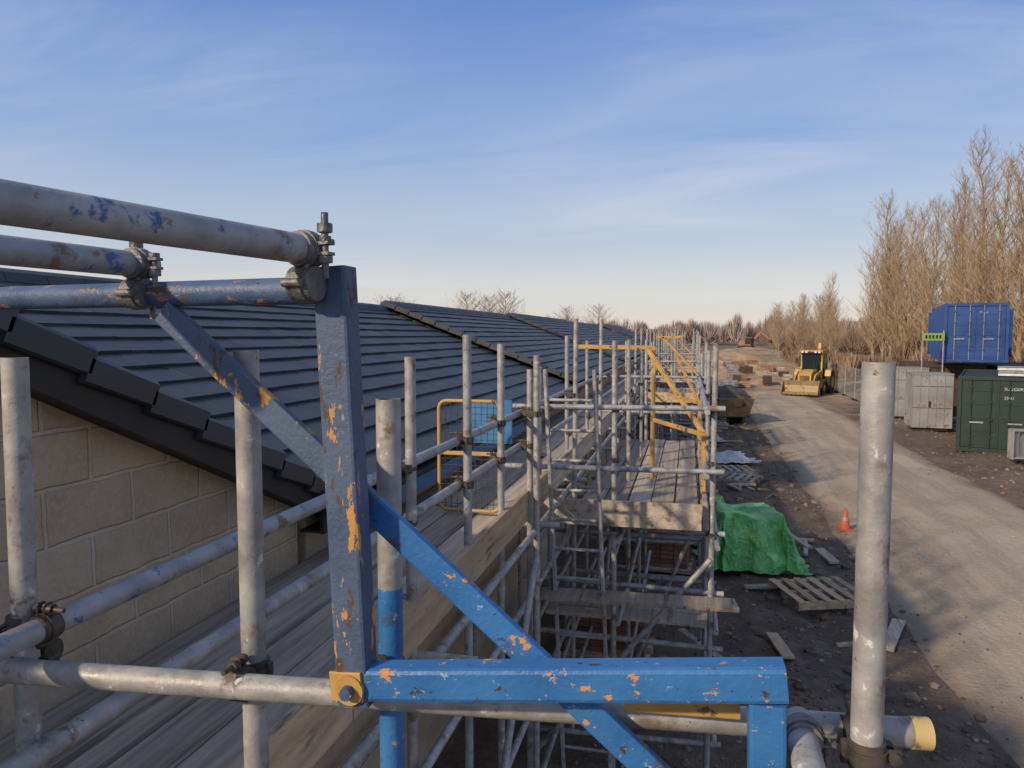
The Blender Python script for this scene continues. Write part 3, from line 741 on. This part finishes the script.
# ---------------------------------------------------------------- trees
def tree_data(seed,H,spread,up):
    rnd=random.Random(seed); vs=[];fs=[]
    def seg(p,q,r1,r2):
        a=(q-p).normalized(); t=V((0,0,1)) if abs(a.z)<.9 else V((1,0,0)); u=a.cross(t).normalized(); w=a.cross(u); o=len(vs)
        for c,r_ in((p,r1),(q,r2)):
            for k in range(3):
                an=k*2.094; vs.append(c+(u*math.cos(an)+w*math.sin(an))*r_)
        for k in range(3): fs.append((o+k,o+(k+1)%3,o+3+(k+1)%3,o+3+k))
    def br(p,d,L,r_,lev):
        n=4 if lev==1 else 2
        q=p
        for k in range(n):
            d=(d+V((rnd.uniform(-.16,.16),rnd.uniform(-.16,.16),rnd.uniform(.0,.16)*up))).normalized()
            q2=q+d*(L/n); seg(q,q2,r_*(1-k/n*.75),r_*(1-(k+1)/n*.75))
            if lev<3:
                cnt=3 if lev==1 else 2
                for c in range(cnt):
                    t=rnd.random(); an=rnd.uniform(0,6.28)
                    dd=(d+V((math.cos(an),math.sin(an),rnd.uniform(-.1,.6)))*.75).normalized()
                    br(q.lerp(q2,t),dd,L*rnd.uniform(.28,.5),max(r_*.42,.010),lev+1)
            q=q2
    n=10; p=V((0,0,0)); pts=[]
    for k in range(n):
        q=V((rnd.uniform(-.02,.02)*H*(k/n),rnd.uniform(-.02,.02)*H*(k/n),H*(k+1)/n))
        r1=H*.010*(1-k/n)+.02;r2=H*.010*(1-(k+1)/n)+.02; seg(p,q,r1,r2); pts.append((p,q)); p=q
    nb=44
    for i in range(nb):
        t=.12+.86*(i/nb); k=int(t*n); a,b_=pts[min(k,n-1)]; s_=a.lerp(b_,t*n-k)
        an=i*2.4+rnd.uniform(-.5,.5); L=H*spread*(1-t)**.6*rnd.uniform(.6,1.25)+.5
        d=V((math.cos(an),math.sin(an),rnd.uniform(.9,1.8)*up)).normalized()
        br(s_,d,L,.018+.0035*H*(1-t)*.8,1)
    return vs,fs
TM=[]
for i,(H,sp,up) in enumerate(((16,.30,1.3),(15,.36,1.2),(17,.27,1.5),(13,.42,.9),(9,.5,.55))):
    vs,fs=tree_data(i+11,H,sp,up); me=bpy.data.meshes.new('bare_tree_mesh'); me.from_pydata([tuple(v) for v in vs],[],fs); me.materials.append(BARK); TM.append(me)
def tree(x,y,k,s,z=-.1):
    o=bpy.data.objects.new('bare_tree',TM[k]); scene.collection.objects.link(o); o.location=(x,y,z); o.rotation_euler=(U(-.03,.03),U(-.03,.03),U(0,6.28)); o.scale=(s*U(.9,1.1),s*U(.9,1.1),s)
for i in range(17):
    t=i/16; x=18.6+(27-18.6)*t; y=82+(36-82)*t
    tree(x+U(-.6,.6),y+U(-.8,.8),i%3,U(.88,1.14)*(.99+.12*t))
for i in range(20):
    t=i/19; x=23+(36-23)*t; y=100+(46-100)*t
    tree(x+U(-2,2),y+U(-2,2),random.choice([0,1,3,2]),U(.75,1.15))
for x,y,k,s in ((17.5,98,1,.55),(16,118,3,.65),(18,112,0,.6),(15.5,140,3,.65),(19,135,1,.7),(21,125,3,.8),(17,158,3,.7),(24,140,0,.9),(22,160,1,.8),(26,110,3,1.1),(29,120,1,1.0),(20,180,3,.85),(24,190,3,.9),(29,185,3,1),(27,160,3,.9)):
    tree(x,y,k,s)
for x,y,k,s in ((-46,110,4,1.1),(-43,108,4,1.0),(-36,118,4,1.2),(-33,121,4,1.15),(-29.5,118,4,1.2),(-26,160,4,1.1),(-20,165,4,1.15),(-58,120,4,1.1),(-75,130,4,1.0)):
    tree(x,y,k,s)
def brush(name,cl,mat,wmin,wmax,ntw):
    vs=[];fs=[]
    for (x,y,h,rad) in cl:
        for k in range(ntw):
            a=U(0,6.28); ph=U(-.25,1.45)
            rr_=rad*math.cos(max(0,ph))*U(.55,1); zt=h*(.45+.55*math.sin(ph)*U(.8,1)) if ph>0 else h*U(.1,.45)
            p=V((x+math.cos(a)*rr_*.35,y+math.sin(a)*rr_*.35,zt*U(.2,.6))); q=V((x+math.cos(a)*rr_,y+math.sin(a)*rr_,zt))
            w_=U(wmin,wmax); an=U(0,3.14); d=V((math.cos(an),math.sin(an),0))*w_; o=len(vs)
            mid=p.lerp(q,.5)+V((U(-.3,.3),U(-.3,.3),0))*rad*.3
            vs+= [p-d,p+d,mid+d*.8,mid-d*.8,q]; fs+=[(o,o+1,o+2,o+3),(o+3,o+2,o+4)]
    me=bpy.data.meshes.new(name); me.from_pydata([tuple(v) for v in vs],[],fs); me.materials.append(mat)
    o=bpy.data.objects.new(name,me); scene.collection.objects.link(o)
cl=[]
for i in range(540):
    t=R(); x=-120+ (340)*t; y=300+U(-30,40)+30*noise.noise(V((x*.02,0,0)))
    cl.append((x,y,U(6.5,11)*(1+.4*noise.noise(V((x*.03,3,0))))*(1.25 if x>15 else 1.05),U(2.5,5)))
brush('distant_treeline',cl,FARTREE,.08,.20,110)
cl=[]
for i in range(380):
    t=R(); x=14+ t*40; y=200-(150)*t*0.9+U(-12,30)+ (8 if t<.5 else 20)
    cl.append((x+8,y,U(3.0,7.0),U(1.5,3)))
for i in range(70): cl.append((U(12,22),U(66,120),U(1.2,2.8),U(.8,1.6)))
for i in range(60): cl.append((U(18,30),U(40,80),U(2.5,6),U(1,2)))
brush('scrub_hedge',cl,SCRUB,.02,.06,120)
hl=B('distant_hill'); n=80; vs=[]
for i in range(n+1):
    x=-700+1500*i/n; z=6+6*(.5+.5*noise.noise(V((x*.004,1,0))))+ (4 if x>100 else 0)
    vs+=[(x,520,-1),(x,620,z),(x,900,z+2)]
hl.add(vs,[[i*3+k,i*3+3+k,i*3+4+k,i*3+1+k] for i in range(n) for k in(0,1)],pmat('hazed_far_woodland',(.30,.28,.29),(.38,.35,.35),.03,.95),True); hl.finish()  # pale grey woodland: haze of distance painted into the colour

# ---------------------------------------------------------------- light, sky
el=math.radians(26); az=V((-.60,-.80,0)).normalized()
sd=V((az.x*math.cos(el),az.y*math.cos(el),math.sin(el)))
sun=bpy.data.lights.new('sun','SUN'); sun.energy=3.6; sun.angle=math.radians(2.0); sun.color=(1,.80,.56)
so=bpy.data.objects.new('sun',sun); scene.collection.objects.link(so); so.rotation_euler=sd.to_track_quat('Z','Y').to_euler(); so.location=(-20,-10,20)
wd=bpy.data.worlds.new("World"); scene.world=wd; wd.use_nodes=True; nt=wd.node_tree
bgn=nt.nodes['Background']; sky=N(nt,'ShaderNodeTexSky',sky_type='NISHITA'); sky.sun_disc=False; sky.sun_elevation=el; sky.sun_rotation=math.atan2(sd.x,sd.y)%(2*math.pi)
sky.air_density=1.0; sky.dust_density=1.0; sky.ozone_density=1.6; sky.altitude=50
t=N(nt,'ShaderNodeTexCoord'); s=N(nt,'ShaderNodeSeparateXYZ'); nt.links.new(t.outputs['Generated'],s.inputs[0])
zz=math_(nt,'MAXIMUM',s.outputs[2],0.0)
cr=N(nt,'ShaderNodeValToRGB'); nt.links.new(zz,cr.inputs[0]); cr.color_ramp.interpolation='EASE'
els=cr.color_ramp.elements; K=.1
def setc(e_,c): e_.color=(c[0]*K,c[1]*K,c[2]*K,1)
els[0].position=0; setc(els[0],(8.4,7.4,6.4)); els[1].position=1; setc(els[1],(2.2,2.7,4.2))
for p_,c_ in ((.05,(7.3,7.1,6.9)),(.14,(4.9,5.9,7.4)),(.26,(2.8,4.2,7.4)),(.42,(1.5,2.85,6.7)),(.6,(1.7,2.6,5.0))):
    e_=els.new(p_); setc(e_,c_)
vm=N(nt,'ShaderNodeVectorMath',operation='SCALE'); nt.links.new(cr.outputs[0],vm.inputs[0]); vm.inputs['Scale'].default_value=1/K
base=mix(nt,.82,sky.outputs[0],vm.outputs[0])
den=math_(nt,'ADD',zz,.14)
c=N(nt,'ShaderNodeCombineXYZ'); nt.links.new(math_(nt,'DIVIDE',s.outputs[0],den),c.inputs[0]); nt.links.new(math_(nt,'DIVIDE',s.outputs[1],den),c.inputs[1])
mp_=N(nt,'ShaderNodeMapping'); nt.links.new(c.outputs[0],mp_.inputs[0]); mp_.inputs[2].default_value=(0,0,math.radians(24)); mp_.inputs[3].default_value=(.45,1.3,1)
n1=nz(nt,mp_.outputs[0],1.0,7,.60,1.0); n2=nz(nt,c.outputs[0],.55,2,.5)
cl_=math_(nt,'MULTIPLY',ramp(nt,n1,.40,.80),ramp(nt,n2,.36,.60))
cl_=math_(nt,'MULTIPLY',cl_,.52)
col=mix(nt,cl_,base,(7.6,7.7,8.3))
nt.links.new(col,bgn.inputs[0]); bgn.inputs[1].default_value=.10

cam=bpy.data.cameras.new('camera'); co_=bpy.data.objects.new('camera',cam); scene.collection.objects.link(co_); scene.camera=co_
cam.sensor_width=36; cam.lens=26.0; cam.clip_start=.02; cam.clip_end=4000
co_.location=(0,0,4.0); co_.rotation_euler=(math.radians(90-3.8),0,math.radians(13.5))
scene.view_settings.view_transform='Standard'; scene.view_settings.look='None'; scene.view_settings.exposure=0
